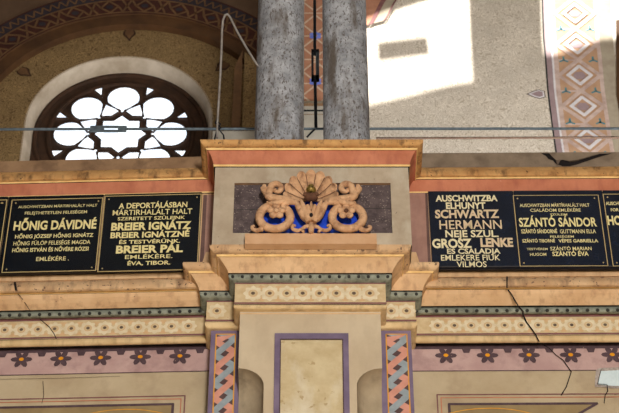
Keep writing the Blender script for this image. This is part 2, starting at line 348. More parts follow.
# ------------------------------------------------------------------ side pilasters stepping back from the pier
YP = YS+.165
CX = 310.9; XC = kx(CX, 200)*YB
W1 = kx(CX+99.9, 331)*YP - XC
S1 = lambda h, py: solve(h, py, W1, YP)
def half_sweep(mb, sx, W, Y0, prof, back=9.2, inner=.30):
    for i in range(len(prof)-1):
        o0, z0, m = prof[i]; o1, z1, _ = prof[i+1]
        def ring(o, z): return [(XC+sx*inner, Y0-o, z), (XC+sx*(W+o), Y0-o, z), (XC+sx*(W+o), back, z)]
        a, b = ring(o0, z0), ring(o1, z1)
        for j in range(2): mb.face([a[j], b[j], b[j+1], a[j+1]], m)
    for o, z, m in (prof[0], prof[-1]): mb.face([(XC+sx*inner, back, z), (XC+sx*inner, Y0-o, z), (XC+sx*(W+o), Y0-o, z), (XC+sx*(W+o), back, z)], m)
for sx, side, fl in ((-1, 'left', [217.0]), (1, 'right', [391.2, 406.5])):
    root = thing('pilaster', 'narrow pilaster with salmon and grey braid pattern on the %s of the central pier' % side, 'pilaster', (XC+sx*(W1-.08), YP+.2, 0))
    a = S1(127.8, 262); b = S1(123, 270.7); g = S1(122.7, 271); g1 = S1(121.7, 273); c0 = S1(120.4, 273.5); c1 = S1(111.7, 290.5)
    mb = MB()
    pr = [(a[0]-.1, a[1]+.004, M['ochre'])] + roll(a[0], a[1], b[0], b[1], .014, M['ochre'])
    pr += [(g[0], g[1], M['gold']), (g1[0], g1[1], M['ochre_clean']), (c0[0], c0[1], M['ochre_clean'])]
    for t in (.2, .4, .6, .8): pr.append((c0[0]+(c1[0]-c0[0])*(1-(1-t)**1.6), c0[1]+(c1[1]-c0[1])*t, M['ochre_clean']))
    pr += [(c1[0], c1[1], M['dark']), (c1[0]-.06, c1[1]-.002, M['dark'])]
    half_sweep(mb, sx, W1, YP, pr)
    # small sloping shoulder above the step
    x0 = XC+sx*(W0-.05); x1 = XC+sx*(W0+.045); x2 = XC+sx*(W0+.075); ya = YP-a[0]+.06; z0 = a[1]-.01; z1_ = z0+.14
    mb.face([(x0, ya, z0), (x2, ya, z0), (x1, ya, z1_), (x0, ya, z1_)], M['ochre_clean'])
    mb.face([(x2, ya, z0), (x2, 8.72, z0), (x1, 8.72, z1_), (x1, ya, z1_)], M['ochre'])
    mb.face([(x0, ya, z1_), (x1, ya, z1_), (x1, 8.72, z1_), (x0, 8.72, z1_)], M['ochre'])
    mb.build('cornice', root)
    t = S1(109.5, 291.5); bt = S1(108.4, 297.6)
    mb = MB(); half_sweep(mb, sx, W1, YP, roll(t[0], t[1], bt[0], bt[1], .014, M['bead'])+[(bt[0]-.05, bt[1]-.002, M['dark'])])
    o = (t[0]+bt[0])/2+.009; z = (t[1]+bt[1])/2-.004
    for i in range(5): mb.ball((XC+sx*(W1+o-.03-.062*i), YP-o, z), (.012, .01, .011), M['bead_dark'], 8, 5)
    mb.build('bead_course', root)
    f0 = S1(104, 301); f1 = S1(105.2, 321.5); o = f0[0]
    mb = MB(); half_sweep(mb, sx, W1, YP, [(o, f0[1], M['cream']), (o, f1[1], M['dark']), (o, f1[1]-.002, M['dark'])])
    pl = Plane(YP-o); xa, xb = sorted((XC+sx*.3, XC+sx*(W1+o)))
    frieze_face(mb, pl, xa, xb, f1[1], f0[1], [pl.P(p, 311).x for p in fl]); mb.build('frieze', root)
    m0 = S1(106, 322); m1 = S1(103.5, 328.5)
    mb = MB(); half_sweep(mb, sx, W1, YP, roll(m0[0], m0[1], m1[0], m1[1], .008, M['ochre_pale'])+[(m1[0]-.02, m1[1], M['dark'])]); mb.build('lower_moulding', root)
    # body
    zt = S1(99.9, 330)[1]; pl = Plane(YP)
    mb = MB(); xo = XC+sx*W1; xi = XC+sx*.33
    mb.face([(xi, YP, 0), (xo, YP, 0), (xo, YP, zt+.05), (xi, YP, zt+.05)], M['lav']); mb.face([(xo, YP, 0), (xo, 9.2, 0), (xo, 9.2, zt+.05), (xo, YP, zt+.05)], M['lav'])
    mb.build('shaft', root)
    mb = MB()
    if sx < 0: a0, a1 = pl.P(216.3, 333.5).x, pl.P(235.6, 333.5).x
    else: a0, a1 = pl.P(386.0, 335).x, pl.P(406.8, 335).x
    w = a1-a0; zt2 = pl.P(226, 334.5).z; per = .205; zb_ = 5.2; q1 = pl.off(.001)
    mb.face([q1.at(a0, zb_), q1.at(a1, zb_), q1.at(a1, zt2), q1.at(a0, zt2)], M['braid_dark'])
    def zig(phase, m, up, off):
        q = pl.off(off); z = zb_-per*2; k = 0; bw = .048
        while z < zt2+per:
            base = z+phase*per
            if up: p = [(a0, base), (a1, base+per*.62), (a1, base+per*.62+bw*1.25), (a0, base+bw*1.25)]
            else: p = [(a1, base+per*.62), (a0, base+per*1.0), (a0, base+per*1.0+bw*1.1), (a1, base+per*.62+bw*1.1)]
            # clip to the painted field
            if min(v[1] for v in p) >= zb_ and max(v[1] for v in p) <= zt2: mb.face([q.at(*v) for v in p], m)
            elif max(v[1] for v in p) > zt2 > min(v[1] for v in p):
                mb.face([q.at(v[0], min(v[1], zt2)) for v in p], m)
            z += per; k += 1
    zig(0, M['braid_blue'], False, .0015); zig(.5, M['braid_salmon'], False, .0018)
    zig(0, M['braid_blue'], True, .0022); zig(.5, M['braid_salmon'], True, .0026)
    z = zb_+.03; q = pl.off(.0032); i = 0
    while z < zt2-.03:
        c = (a0+a1)/2; mb.face([q.at(c-.012, z), q.at(c, z-.012), q.at(c+.012, z), q.at(c, z+.012)], M['braid_dark']); z += per/2
    for x in (a0, a1): mb.ribbon(pl, [(x, zb_), (x, zt2)], .007, M['yellow'], .0034)
    mb.ribbon(pl, [(a0, zt2), (a1, zt2)], .007, M['yellow'], .0034)
    mb.build('braid_panel', root)

# ------------------------------------------------------------------ WALLS either side (plaque wall, ledge and lower wall)
def wall_strip(mb, pls, pts, x0, x1, refx, smooth=False):
    """pts: (plane offset towards viewer, py, material of strip below); horizontal courses along a wall"""
    pl = pls; P0 = []
    for o, py, m in pts:
        q = pl.off(o); z = q.P(refx, py).z; P0.append((q.at(x0, z), q.at(x1, z), m))
    for i in range(len(P0)-1):
        a, b, m = P0[i]; c, d, _ = P0[i+1]; mb.face([a, c, d, b], m, smooth)
    return P0
def rollpx(o0, y0, o1, y1, bulge, m, n=6):
    return [(o0+(o1-o0)*i/n+bulge*math.sin(PI*i/n)**.7, y0+(y1-y0)*i/n - bulge*100*math.sin(PI*i/n)*.0, m) for i in range(n+1)]
trim_no = [0]
def trim(mb, **k): trim_no[0] += 1; return mb.build('trim_%d' % trim_no[0], kind='structure')
WALLS = {}
for side, sx, refx, deg, dy in (('left', -1, 205, 2.0, 0), ('right', 1, 430, .45, 0)):
    Yw = 8.66; pl = Plane(Yw, XC+sx*.62, deg); WALLS[side] = pl
    xa, xb = (-3.1, XC-.50) if sx < 0 else (XC+.50, 3.1)
    # upper wall face
    mb = MB(); zt = pl.P(refx, 193).z; zb_ = pl.off(.0).P(refx, 269.5).z
    mb.face([pl.at(xa, zb_), pl.at(xb, zb_), pl.at(xb, zt+.3), pl.at(xa, zt+.3)], M['ochre_clean'])
    zp = pl.P(refx, 157).z
    # painted strip beside the pier
    if sx < 0:
        mb.px(pl, [(203.5, 195), (214.5, 195), (212, 275), (199, 275)], M['mauve_brown'], .012); mb.px(pl, [(207, 195), (214.5, 195), (212, 275), (203, 275)], M['mauve_strip'], .014)
    else:
        mb.px(pl, [(407, 193), (425, 193), (428.5, 275), (410, 275)], M['mauve_strip'], .012)
        mb.px(pl, [(424.2, 193), (427.5, 193), (431.5, 275), (428.2, 275)], M['mauve_brown'], .010)
    # lower wall face
    PL = pl.off(-.27)
    WALLS[side+'_low'] = PL
    zl1 = PL.P(refx, 343).z
    mb.face([PL.at(xa, 0), PL.at(xb, 0), PL.at(xb, zl1+.1), PL.at(xa, zl1+.1)], M['beige'])
    q = PL.off(.002); zm = PL.P(refx, 371.3).z
    mb.face([q.at(xa, zm), q.at(xb, zm), q.at(xb, zl1+.05), q.at(xa, zl1+.05)], M['mauve']); mb.ribbon(PL, [(xa, zm), (xb, zm)], .006, M['plumdark'], .003)
    # dark border with pendants, then six-petalled flowers
    zt1 = PL.P(refx, 346).z; zt2 = PL.P(refx, 349.5).z; q = PL.off(.003)
    mb.face([q.at(xa, zt2), q.at(xb, zt2), q.at(xb, zl1+.05), q.at(xa, zl1+.05)], M['plumdark'])
    base = 61.2 if sx < 0 else 446.0; step = 39.5 if sx < 0 else 41.6
    ref = PL.P(base, 358).x; stp = PL.P(base+step, 358).x-ref; zf = PL.P(refx, 356).z
    for k in range(-5, 6):
        x = ref+k*stp
        if not (xa < x < xb and abs(x-XC) > .66): continue
        for p in range(6):
            a_ = PI/6*2*p+PI/6*0; R = .063; q = PL.off(.0045+p*.0003)
            tip = Vector((math.cos(a_), math.sin(a_))); nn = Vector((-tip.y, tip.x)); c = Vector((x, zf))
            mb.face([q.at(*(c+tip*R*f_+nn*R*g_)) for f_, g_ in ((.1, -.12), (.55, -.28), (.9, -.2), (1.05, 0), (.9, .2), (.55, .28), (.1, .12))], M['plumdark'])
        q = PL.off(.007); mb.face([q.at(x+.015*math.cos(i*PI/6), zf+.013*math.sin(i*PI/6)) for i in range(12)], M['orange'])
        x += stp/2; q = PL.off(.0045); mb.face([q.at(x-.03, zt2+.01), q.at(x-.017, zt2-.03), q.at(x+.017, zt2-.03), q.at(x+.03, zt2+.01)], M['plumdark'])
    # painted frames at the bottom of the photographed part
    if sx < 0:
        X0, X1 = -2.9, PL.P(185, 396).x; Z = PL.P(185, 396).z; Zi = PL.P(173, 404.5).z; Xi = PL.P(173, 404.5).x
        Xl = PL.P(-40, 396).x
    else:
        X0, X1 = PL.P(437, 395).x, 2.9; Z = PL.P(437, 395).z; Zi = PL.P(449, 404.5).z; Xi = PL.P(449, 404.5).x
    mb.ribbon(PL, [((X0, Z-.9)[0], Z-.9), (X0, Z), (X1, Z), (X1, Z-.9)] , .008, M['plum'], .003)
    e_ = .022; mb.ribbon(PL, [(X0+e_, Z-.9), (X0+e_, Z-e_), (X1-e_, Z-e_), (X1-e_, Z-.9)], .006, M['salmon'], .003)
    if sx < 0: pts = [(X0+.08, Z-.9), (X0+.08, Zi), (Xi, Zi), (Xi, Z-.9)]; 
    else: pts = [(Xi, Z-.9), (Xi, Zi), (PL.P(597, 404).x, Zi), (PL.P(560, 425).x, PL.P(560, 425).z)]
    q = PL.off(.0022)
    if sx < 0: mb.face([q.at(X0+.08, Z-.9), q.at(Xi, Z-.9), q.at(Xi, Zi), q.at(X0+.08, Zi)], M['panel_dark'])
    else: mb.face([q.at(Xi, Z-.9), q.at(PL.P(540, 425).x, Z-.9), q.at(*pts[3]), q.at(*pts[2]), q.at(Xi, Zi)], M['panel_dark'])
    mb.ribbon(PL, pts, .016, M['plumdark'], .004)
    arcx = X1-.35 if sx < 0 else X0+.30
    cz = Zi-.34; mb.ribbon(PL, [(arcx+.5*math.cos(t_*PI/24)*1.0, cz+.31*math.sin(t_*PI/24)) for t_ in range(25)], .006, M['yellow'], .0035)
    # cracks
    def crack(pl_, pts, w=.006, off=.008):
        q = pl_
        pp = [(q.P(*p).x, q.P(*p).z) for p in pts]; mb.ribbon(q, pp, w, M['dark'], off)
    if sx > 0:
        crack(PL, [(544, 346), (549, 349), (556, 356), (563, 361), (571, 372.5), (570, 376), (566, 388), (561, 396)], .006)
        crack(PL, [(607, 386), (607.5, 392), (605, 396), (604, 404)], .005)
        mb.px(PL, [(596, 370), (600, 368), (622, 367), (640, 368), (640, 388), (615, 388.5), (603, 387), (595, 387), (595, 380)], M['white_edge'], .005)
        mb.px(PL, [(601, 371), (622, 370), (638, 371), (638, 385.5), (615, 386), (598, 384.5), (599, 378)], M['white'], .008)
        crack(PL, [(601, 370.5), (599, 378), (597.5, 385), (607, 385.5)], .004, .010)
    else:
        crack(PL, [(43, 382), (44, 396), (42, 404)], .003); crack(PL, [(0, 380), (60, 379), (120, 377)], .002)
    wall = mb.build('wall_'+side, kind='structure')
    # upper ledge
    mb = MB()
    mp = M['parapet'] if sx < 0 else M['parapet_r']
    pe = 156.5 if sx < 0 else 153.0
    pts = [(-.35, 156.0, mp), (.015, pe, mp), (.015, 167.5, M['ochre_top'])]
    pts += rollpx(.03, 168, .05, 176.8, .02, M['ochre_top'])
    pts += [(.042, 177, M['gold']), (.038, 179, M['dark']), (.034, 179.6, M['salmon']), (.022, 185, M['salmon']), (.008, 191.5, M['gold']), (.006, 192.8, M['dark']), (0, 193.6, M['dark'])]
    # z of the back edge equals that of the front edge
    q = pl.off(.015); zz = q.P(refx, pe).z
    P0 = wall_strip(mb, pl, pts[1:], xa, xb, refx)
    mb.face([pl.off(-.4).at(xa, zz), pl.off(-.4).at(xb, zz), pl.off(.015).at(xb, zz), pl.off(.015).at(xa, zz)], mp)
    if sx > 0:
        # broken piece of coping
        mb.px(pl, [(541, 153.2), (549, 153.2), (553, 156), (555.5, 159.5), (558, 162), (561, 165.5), (556, 164), (553, 160.5), (548.5, 159), (546, 156)], M['dark'], .018)
        mb.px(pl, [(558.5, 160.5), (563, 159.8), (570, 162), (578, 160.8), (590, 157), (600, 153.8), (612, 153.4), (600, 156.6), (588, 160.6), (578, 164), (570, 166), (562, 166), (559, 164)], M['dark'], .020)
        mb.px(pl, [(549, 153), (603, 152.5), (592, 155.8), (580, 159.3), (570, 161), (561, 159.5), (556, 160), (552, 156.5)], M['parapet_r'], .03)
        mb.px(pl, [(556, 160), (561, 159.5), (558.5, 164), (557, 165)], M['dot'], .03)
    trim(mb)
    # lower cornice
    xa, xb = (-3.1, XC-.615) if sx < 0 else (XC+.615, 3.1)
    mb = MB(); dv = 0 if sx < 0 else -2.6
    top = 270.5 if sx < 0 else 269.5
    pts = [(.002, 267.5, M['dark']), (.002, 269.8, M['dark']), (-.045, 272.0, M['ochre_clean']), (-.045, 277, M['ochre'])]  # dark strip paints the shadow line under the plaques
    pts += rollpx(.02, 277.5, .03, 288.5+dv*.3, .025, M['ochre'])
    pts += [(.01, 288.7+dv*.3, M['gold']), (.005, 290.6+dv*.4, M['dark']), (0, 291+dv*.4, M['ochre_clean'])]
    pts += [(-.012, 295+dv*.4, M['ochre_clean']), (-.035, 300+dv*.4, M['ochre_clean']), (-.07, 306.3+dv*.1, M['dark']), (-.10, 307, M['bead'])]
    pts += rollpx(-.10, 307, -.105, 314.3, .02, M['bead'])
    pts += [(-.125, 314.8, M['plum']), (-.13, 316.5, M['cream']), (-.13, 335.5, M['dark']), (-.13, 336, M['ochre_clean'])]
    pts += rollpx(-.125, 336, -.14, 343, .012, M['ochre_pale'])
    pts += [(-.15, 343.3, M['dark']), (-.20, 345.8, M['dark'])]
    D = .075; pts = pts[:4]+[(o_-D, y_, m_) for o_, y_, m_ in pts[4:]]
    wall_strip(mb, pl, pts, xa, xb, refx)
    fp = pl.off(-.13-D); z1f = fp.P(refx, 316.5).z; z0f = fp.P(refx, 335.5).z
    base = 5.2 if sx < 0 else 421.0; step = 16.6 if sx < 0 else 16.75
    r0 = fp.P(base, 327).x; st = fp.P(base+step*5, 327).x-r0; st /= 5; n0 = -20
    xs = [r0+k*st for k in range(-20, 40) if xa+.05 < r0+k*st < xb-.03 and abs(r0+k*st-XC) > .60]
    frieze_face(mb, fp, xa, xb, z0f, z1f, xs)
    bp_ = pl.off(-.084-D); zb2 = bp_.P(refx, 311).z; x = xa+.02
    while x < xb:
        if abs(x-XC) > .62: mb.ball(bp_.at(x, zb2), (.012, .01, .011), M['bead_dark'], 8, 5)
        x += .0605
    def crk(o, pts_, w=.006):
        q = pl.off(o-D); mb.ribbon(q, [(q.P(*p).x, q.P(*p).z) for p in pts_], w, M['dark'], .004)
    if sx > 0:
        crk(.047, [(507, 277), (507, 288)], .008); crk(.0, [(507, 289), (511, 294), (515, 301)], .008); crk(-.035, [(513, 298), (518, 306)], .008)
        crk(-.08, [(518, 306), (523, 312), (523, 315)], .01); crk(-.125, [(523, 315), (526, 322), (532, 330), (536, 336)], .009); crk(-.11, [(536, 336), (539, 342)], .008)
    else:
        crk(.047, [(15, 283), (16, 290)], .014); crk(.004, [(17, 293), (23, 300)], .004); crk(-.03, [(23, 300), (30, 311)], .004)
        crk(-.13, [(40, 319.5), (49, 327), (54, 334), (58, 343)], .005)
    trim(mb)

# ------------------------------------------------------------------ lettered plaques
def textmesh(s, offset=0.0):
    cu = bpy.data.curves.new('t', 'FONT'); cu.body = s; cu.size = 1; cu.offset = offset; cu.resolution_u = 3
    o = bpy.data.objects.new('t', cu); C.objects.link(o); dg = bpy.context.evaluated_depsgraph_get(); dg.update()
    me = o.evaluated_get(dg).to_mesh(); vs = [v.co.copy() for v in me.vertices]; fs = [tuple(p.vertices) for p in me.polygons]
    o.evaluated_get(dg).to_mesh_clear(); bpy.data.objects.remove(o); bpy.data.curves.remove(cu); return vs, fs
CAPH = max(v.y for v in textmesh('H')[0])
def text_px(mb, s, x0, x1, yt, yb, pl, m, off=.0, bold=.018, squash=1.0):
    vs, fs = textmesh(s, bold); q = pl.off(off)
    if not vs: return
    lo = min(v.x for v in vs); hi = max(v.x for v in vs); o = q.P(x0, yb); e = q.P(x1, yb); t = q.P(x0, yt)
    sx_ = (e.x-o.x)/(hi-lo); sz = (t.z-o.z)/(CAPH+2*bold)
    b = len(mb.v)
    mb.v += [tuple(q.at(o.x+(v.x-lo)*sx_, o.z+(v.y+bold)*sz*squash)) for v in vs]
    for f in fs: mb.f.append(tuple(b+i for i in f)); mb.m.append(mb.mi(m)); mb.sm.append(False)
def plaque(side, label, corners, border, rows, zoom, frame_off=True):
    """corners: px of top-left, top-right, bottom-right, bottom-left"""
    pl = WALLS[side]; ox, oy, sc = zoom
    tl, tr, br, bl = [pl.P(*c) for c in corners]
    xl_ = (tl.x+bl.x)/2; xr_ = (tr.x+br.x)/2; zt_ = (tl.z+tr.z)/2; zb_ = (bl.z+br.z)/2
    root = thing('memorial_plaque', label, 'plaque', pl.at((xl_+xr_)/2, zb_))
    mb = MB(); f = pl.off(.022); h = pl.off(.018)
    F_ = [f.at(xl_+.003, zb_+.003), f.at(xr_-.003, zb_+.003), f.at(xr_-.003, zt_-.003), f.at(xl_+.003, zt_-.003)]
    H_ = [h.at(xl_, zb_), h.at(xr_, zb_), h.at(xr_, zt_), h.at(xl_, zt_)]; B_ = [pl.off(.001).at(xl_, zb_), pl.off(.001).at(xr_, zb_), pl.off(.001).at(xr_, zt_), pl.off(.001).at(xl_, zt_)]
    SL = M['slab' if side == 'left' else 'slab_navy']; mb.face(F_, SL)
    for i in range(4): j = (i+1) % 4; mb.face([H_[i], H_[j], F_[j], F_[i]], SL); mb.face([B_[i], B_[j], H_[j], H_[i]], SL)
    mb.build('slab', root)
    if border:
        mb = MB(); b = [f.P(ox+p[0]/sc, oy+p[1]/sc) for p in border]
        if len(b) == 4:
            x0 = (b[0].x+b[3].x)/2; x1 = (b[1].x+b[2].x)/2; z1 = (b[0].z+b[1].z)/2; z0 = (b[2].z+b[3].z)/2
            mb.ribbon(f, [(x0, z0), (x1, z0), (x1, z1), (x0, z1)], .0055 if side == 'left' else .0045, M['gilt_line'], .0015, closed=True)
            for x in (x0+.025, x1-.025):
                for z in (z0+.025, z1-.025): mb.ball(f.at(x, z), .005, M['gilt_line'], 8, 5)
        else:
            mb.ribbon(f, [(p.x, p.z) for p in b], .006, M['gilt_line'], .0015)
        mb.build('border_line', root)
    for r_ in rows:
        mb = MB(); s, x0, x1, yt, yb = r_[:5]; m = M[r_[5]] if len(r_) > 5 else M['gilt_text']
        text_px(mb, s, ox+x0/sc, ox+x1/sc, oy+yt/sc, oy+yb/sc, f, m, .001, bold=min((r_[6] if len(r_) > 6 else .018)+.006, .010 if 'M' in s else 1))
        mb.build('text_line', root)
    return root
K = 4.59
plaque('left', 'black memorial plaque cut off by the left edge, beside the Hőnig Dávidné plaque', [(-55, 200), (10.2, 198.6), (-4, 274.5), (-75, 276)], [(-10, 48), (38, 45), (-22, 378), (-60, 379)],
       [], (0, 190, K))
plaque('left', 'black memorial plaque with gilt text naming Hőnig Dávidné', [(10.8, 198.6), (104.5, 196.6), (96, 273), (-3, 274.5)], [(60, 46), (474, 38), (436, 371), (5, 378)],
       [('AUSCHWITZBAN MÁRTIRHALÁLT HALT', 83, 445, 72, 84, 'gilt_text', .01), ('FELEJTHETETLEN FELESÉGEM', 113, 398, 100, 113, 'gilt_text', .01), ('HŐNIG DÁVIDNÉ', 60, 440, 144, 186, 'gilt_text', .03),
        ('HŐNIG JÓZSEF HŐNIG IGNÁTZ', 68, 427, 206, 223), ('HŐNIG FÜLÖP FELESÉGE MAGDA', 60, 413, 237, 255), ('HŐNIG ISTVÁN ÉS NŐVÉRE RÓZSI', 55, 405, 268, 286), ('EMLÉKÉRE .', 165, 315, 308, 326)], (0, 190, K))
plaque('left', 'black memorial plaque with gilt text naming the Breier family', [(105.5, 196.4), (203.3, 194.2), (197, 270.4), (97, 272.8)], [(50, 29), (488, 20), (468, 366), (10, 375)],
       [('A DEPORTÁLÁSBAN', 108, 423, 61, 86), ('MÁRTIRHALÁLT HALT', 80, 445, 93, 117, 'gilt_text', .03), ('SZERETETT SZÜLEINK', 103, 413, 125, 140, 'gilt_text', .012), ('BREIER IGNÁTZ', 73, 440, 151, 187, 'gilt_text', .035), ('BREIER IGNÁTZNÉ', 70, 432, 195, 222, 'gilt_text', .03),
        ('ÉS TESTVÉRÜNK.', 110, 390, 231, 248), ('BREIER PÁL', 95, 402, 256, 292, 'gilt_text', .035), ('EMLÉKÉRE.', 137, 355, 299, 317), ('ÉVA, TIBOR.', 148, 345, 328, 346)], (95, 190, K))
plaque('right', 'dark memorial plaque crowded with large uneven cream letters beginning AUSCHWITZBA', [(428, 193.4), (511, 192.8), (522, 268.6), (432, 269)], None,
       [('AUSCHWITZBA', 95, 380, 47, 76, 'cream_text', .03), ('ELHUNYT', 143, 325, 80, 110, 'cream_text', .03), ('SCHWARTZ', 93, 388, 114, 153, 'pink_text', .03), ('HERMANN', 113, 400, 162, 203, 'pink_text', .012), ('NEJE SZUL.', 140, 385, 208, 240, 'cream_text', .02),
        ('GROSZ', 80, 262, 247, 290, 'cream_text', .03), ('LENKE', 302, 452, 243, 285, 'pink_text', .04), ('ES CSALADJA', 148, 393, 292, 316, 'cream_text', .02), ('EMLEKERE FIUK', 120, 392, 321, 347, 'cream_text', .02), ('VILMOS', 192, 330, 351, 377, 'cream_text', .02)], (415, 185, K))
plaque('right', 'dark memorial plaque with thin gilt border and text naming Szántó Sándor', [(511.4, 192.8), (600.5, 192.4), (613.5, 268.4), (522.4, 268.6)], [(15, 49), (405, 47), (458, 371), (55, 373)],
       [('AUSCHWITZBAN MÁRTÍRHALÁLT HALT', 50, 370, 86, 101), ('CSALÁDOM EMLÉKÉRE', 98, 330, 109, 123), ('SZÜLEIM', 190, 268, 131, 140), ('SZÁNTÓ SÁNDOR', 48, 405, 151, 192, 'gilt_text', .02),
        ('SZÁNTÓ SÁNDORNÉ', 57, 222, 204, 222), ('GUTTMANN ELLA', 235, 400, 204, 222), ('FELESÉGEM', 190, 298, 232, 242), ('SZÁNTÓ TIBORNÉ', 62, 212, 249, 264), ('VÉPES GABRIELLA', 228, 410, 249, 264),
        ('TESTVÉREM', 82, 178, 289, 299), ('SZÁNTÓ MARIAN', 190, 380, 284, 300), ('HUGOM', 97, 172, 312, 325), ('SZÁNTÓ ÉVA', 200, 367, 306, 326)], (509, 185, K))
plaque('right', 'dark memorial plaque cut off by the right edge, beside the Szántó Sándor plaque', [(601, 192.4), (690, 192), (705, 268), (614, 268.4)], [(425, 43), (800, 41), (850, 370), (485, 372)],
       [('AUSCHW', 445, 523, 77, 92), ('FOR', 468, 505, 107, 121), ('HO', 455, 520, 141, 184, 'gilt_text', .03)], (509, 185, K))

# ------------------------------------------------------------------ shell relief
PO = Plane(YB-.03)
def O(px, py, d=0): return PO.off(d).P(px, py)
orn = thing('shell_relief', 'terracotta scallop shell relief with scrolls and flowers on blue ground at pier centre', 'relief', Vector((XC, YB-.03, PO.P(311, 243).z)))
mb = MB(); zpb = PO.P(311, 246).z; zpt = PO.off(.02).P(311, 233.5).z; px0, px1 = PO.P(245, 240).x, PO.P(376.5, 240).x
mb.box((px0, YB-.05, zpb), (px1, YB+.0, zpt), M['terra_lt']); mb.build('plinth', orn)
mb = MB(); yb_ = YB+.004; PBk = Plane(yb_)
pts = [(258, 233), (262, 222), (266, 212), (274, 206), (282, 204), (292, 205), (304, 200), (318, 200), (330, 204), (342, 203), (350, 205), (358, 212), (362, 222), (366, 233)]
mb.face([PBk.P(*p) for p in pts], M['blue'])
mb.face([PBk.P(258, 233), PBk.P(366, 233), (PBk.P(366, 233).x, YB-.03, PBk.P(366, 233).z), (PBk.P(258, 233).x, YB-.03, PBk.P(258, 233).z)], M['blue'])
mb.build('blue_ground', orn, label='ultramarine painted ground')
# shell
mb = MB(); c = O(310.8, 199); nl = 9; rows = []
W_, H_ = .152, .178
NA = nl*10
def shellpt(t, rr, thick=0):
    a = math.radians(-14+208*t); ph = t*nl; bulge = abs(math.sin(PI*ph))
    rim = 1+.075*bulge*rr
    rad = rr*rim
    dep = .012 + .062*rr**1.6 + (.018*(bulge-.5))*rr - thick
    return Vector((c.x + W_*rad*math.cos(a), c.y+.03-dep, c.z + H_*rad*math.sin(a)))
for i in range(NA+1):
    t = i/NA; rows.append([shellpt(t, rr) for rr in (.12, .3, .45, .6, .75, .88, .96, 1.0)] + [shellpt(t, 1.0, .02), shellpt(t, .9, .05)])
mb.grid(rows, M['terra'])
for i in range(nl+1):
    t = i/nl; mb.tube([shellpt(t, rr)+Vector((0, -.004, 0)) for rr in (.15, .4, .65, .85, .97)], [.0015, .0018, .002, .0022, .002], M['brown'], 5)
for i in range(nl):
    t = (i+.5)/nl; mb.tube([shellpt((i+u_)/nl, .985)+Vector((0, .002, 0)) for u_ in (.06, .2, .35, .5, .65, .8, .94)], [.004, .006, .0075, .008, .0075, .006, .004], M['terra'], 8)
shell_o = mb.build('scallop_shell', orn)
# knob in the shell
mb = MB(); p = O(311, 190, .06); mb.ball(p, (.032, .03, .024), M['gilt'], 16, 10); mb.ball(p+Vector((0, -.006, .018)), (.02, .022, .018), M['gilt'], 12, 8)
mb.build('gilt_knob', shell_o, label='tarnished gilt knob')
mb = MB(); p = O(311, 198, .05); mb.ball(p, (.042, .03, .022), M['brown'], 16, 8)
for k in range(7):
    a = -1.2+2.4*k/6; mb.ball(p+Vector((.04*math.sin(a), -.02, .012)), (.011, .010, .014), M['brown'], 8, 6)
mb.build('knob_cup', shell_o)
def bez(pts, n=6):
    """Catmull-Rom through pixel points (px,py,depth,radius)"""
    P_ = [pts[0]]+list(pts)+[pts[-1]]; out = []
    for i in range(1, len(P_)-2):
        for k in range(n):
            t = k/n; out.append(tuple(.5*((2*P_[i][j])+(-P_[i-1][j]+P_[i+1][j])*t+(2*P_[i-1][j]-5*P_[i][j]+4*P_[i+1][j]-P_[i+2][j])*t*t+(-P_[i-1][j]+3*P_[i][j]-3*P_[i+1][j]+P_[i+2][j])*t**3) for j in range(4)))
    out.append(tuple(pts[-1])); return out
def ptube(mb, pts, m, seg=10, n=6):
    b = bez(pts, n); mb.tube([O(p[0], p[1], p[2]) for p in b], [max(.0015, p[3]/166) for p in b], m, seg)
MC = 311.2
def mir(pts, s): return [((MC+(p[0]-MC)*s),)+tuple(p[1:]) for p in pts]
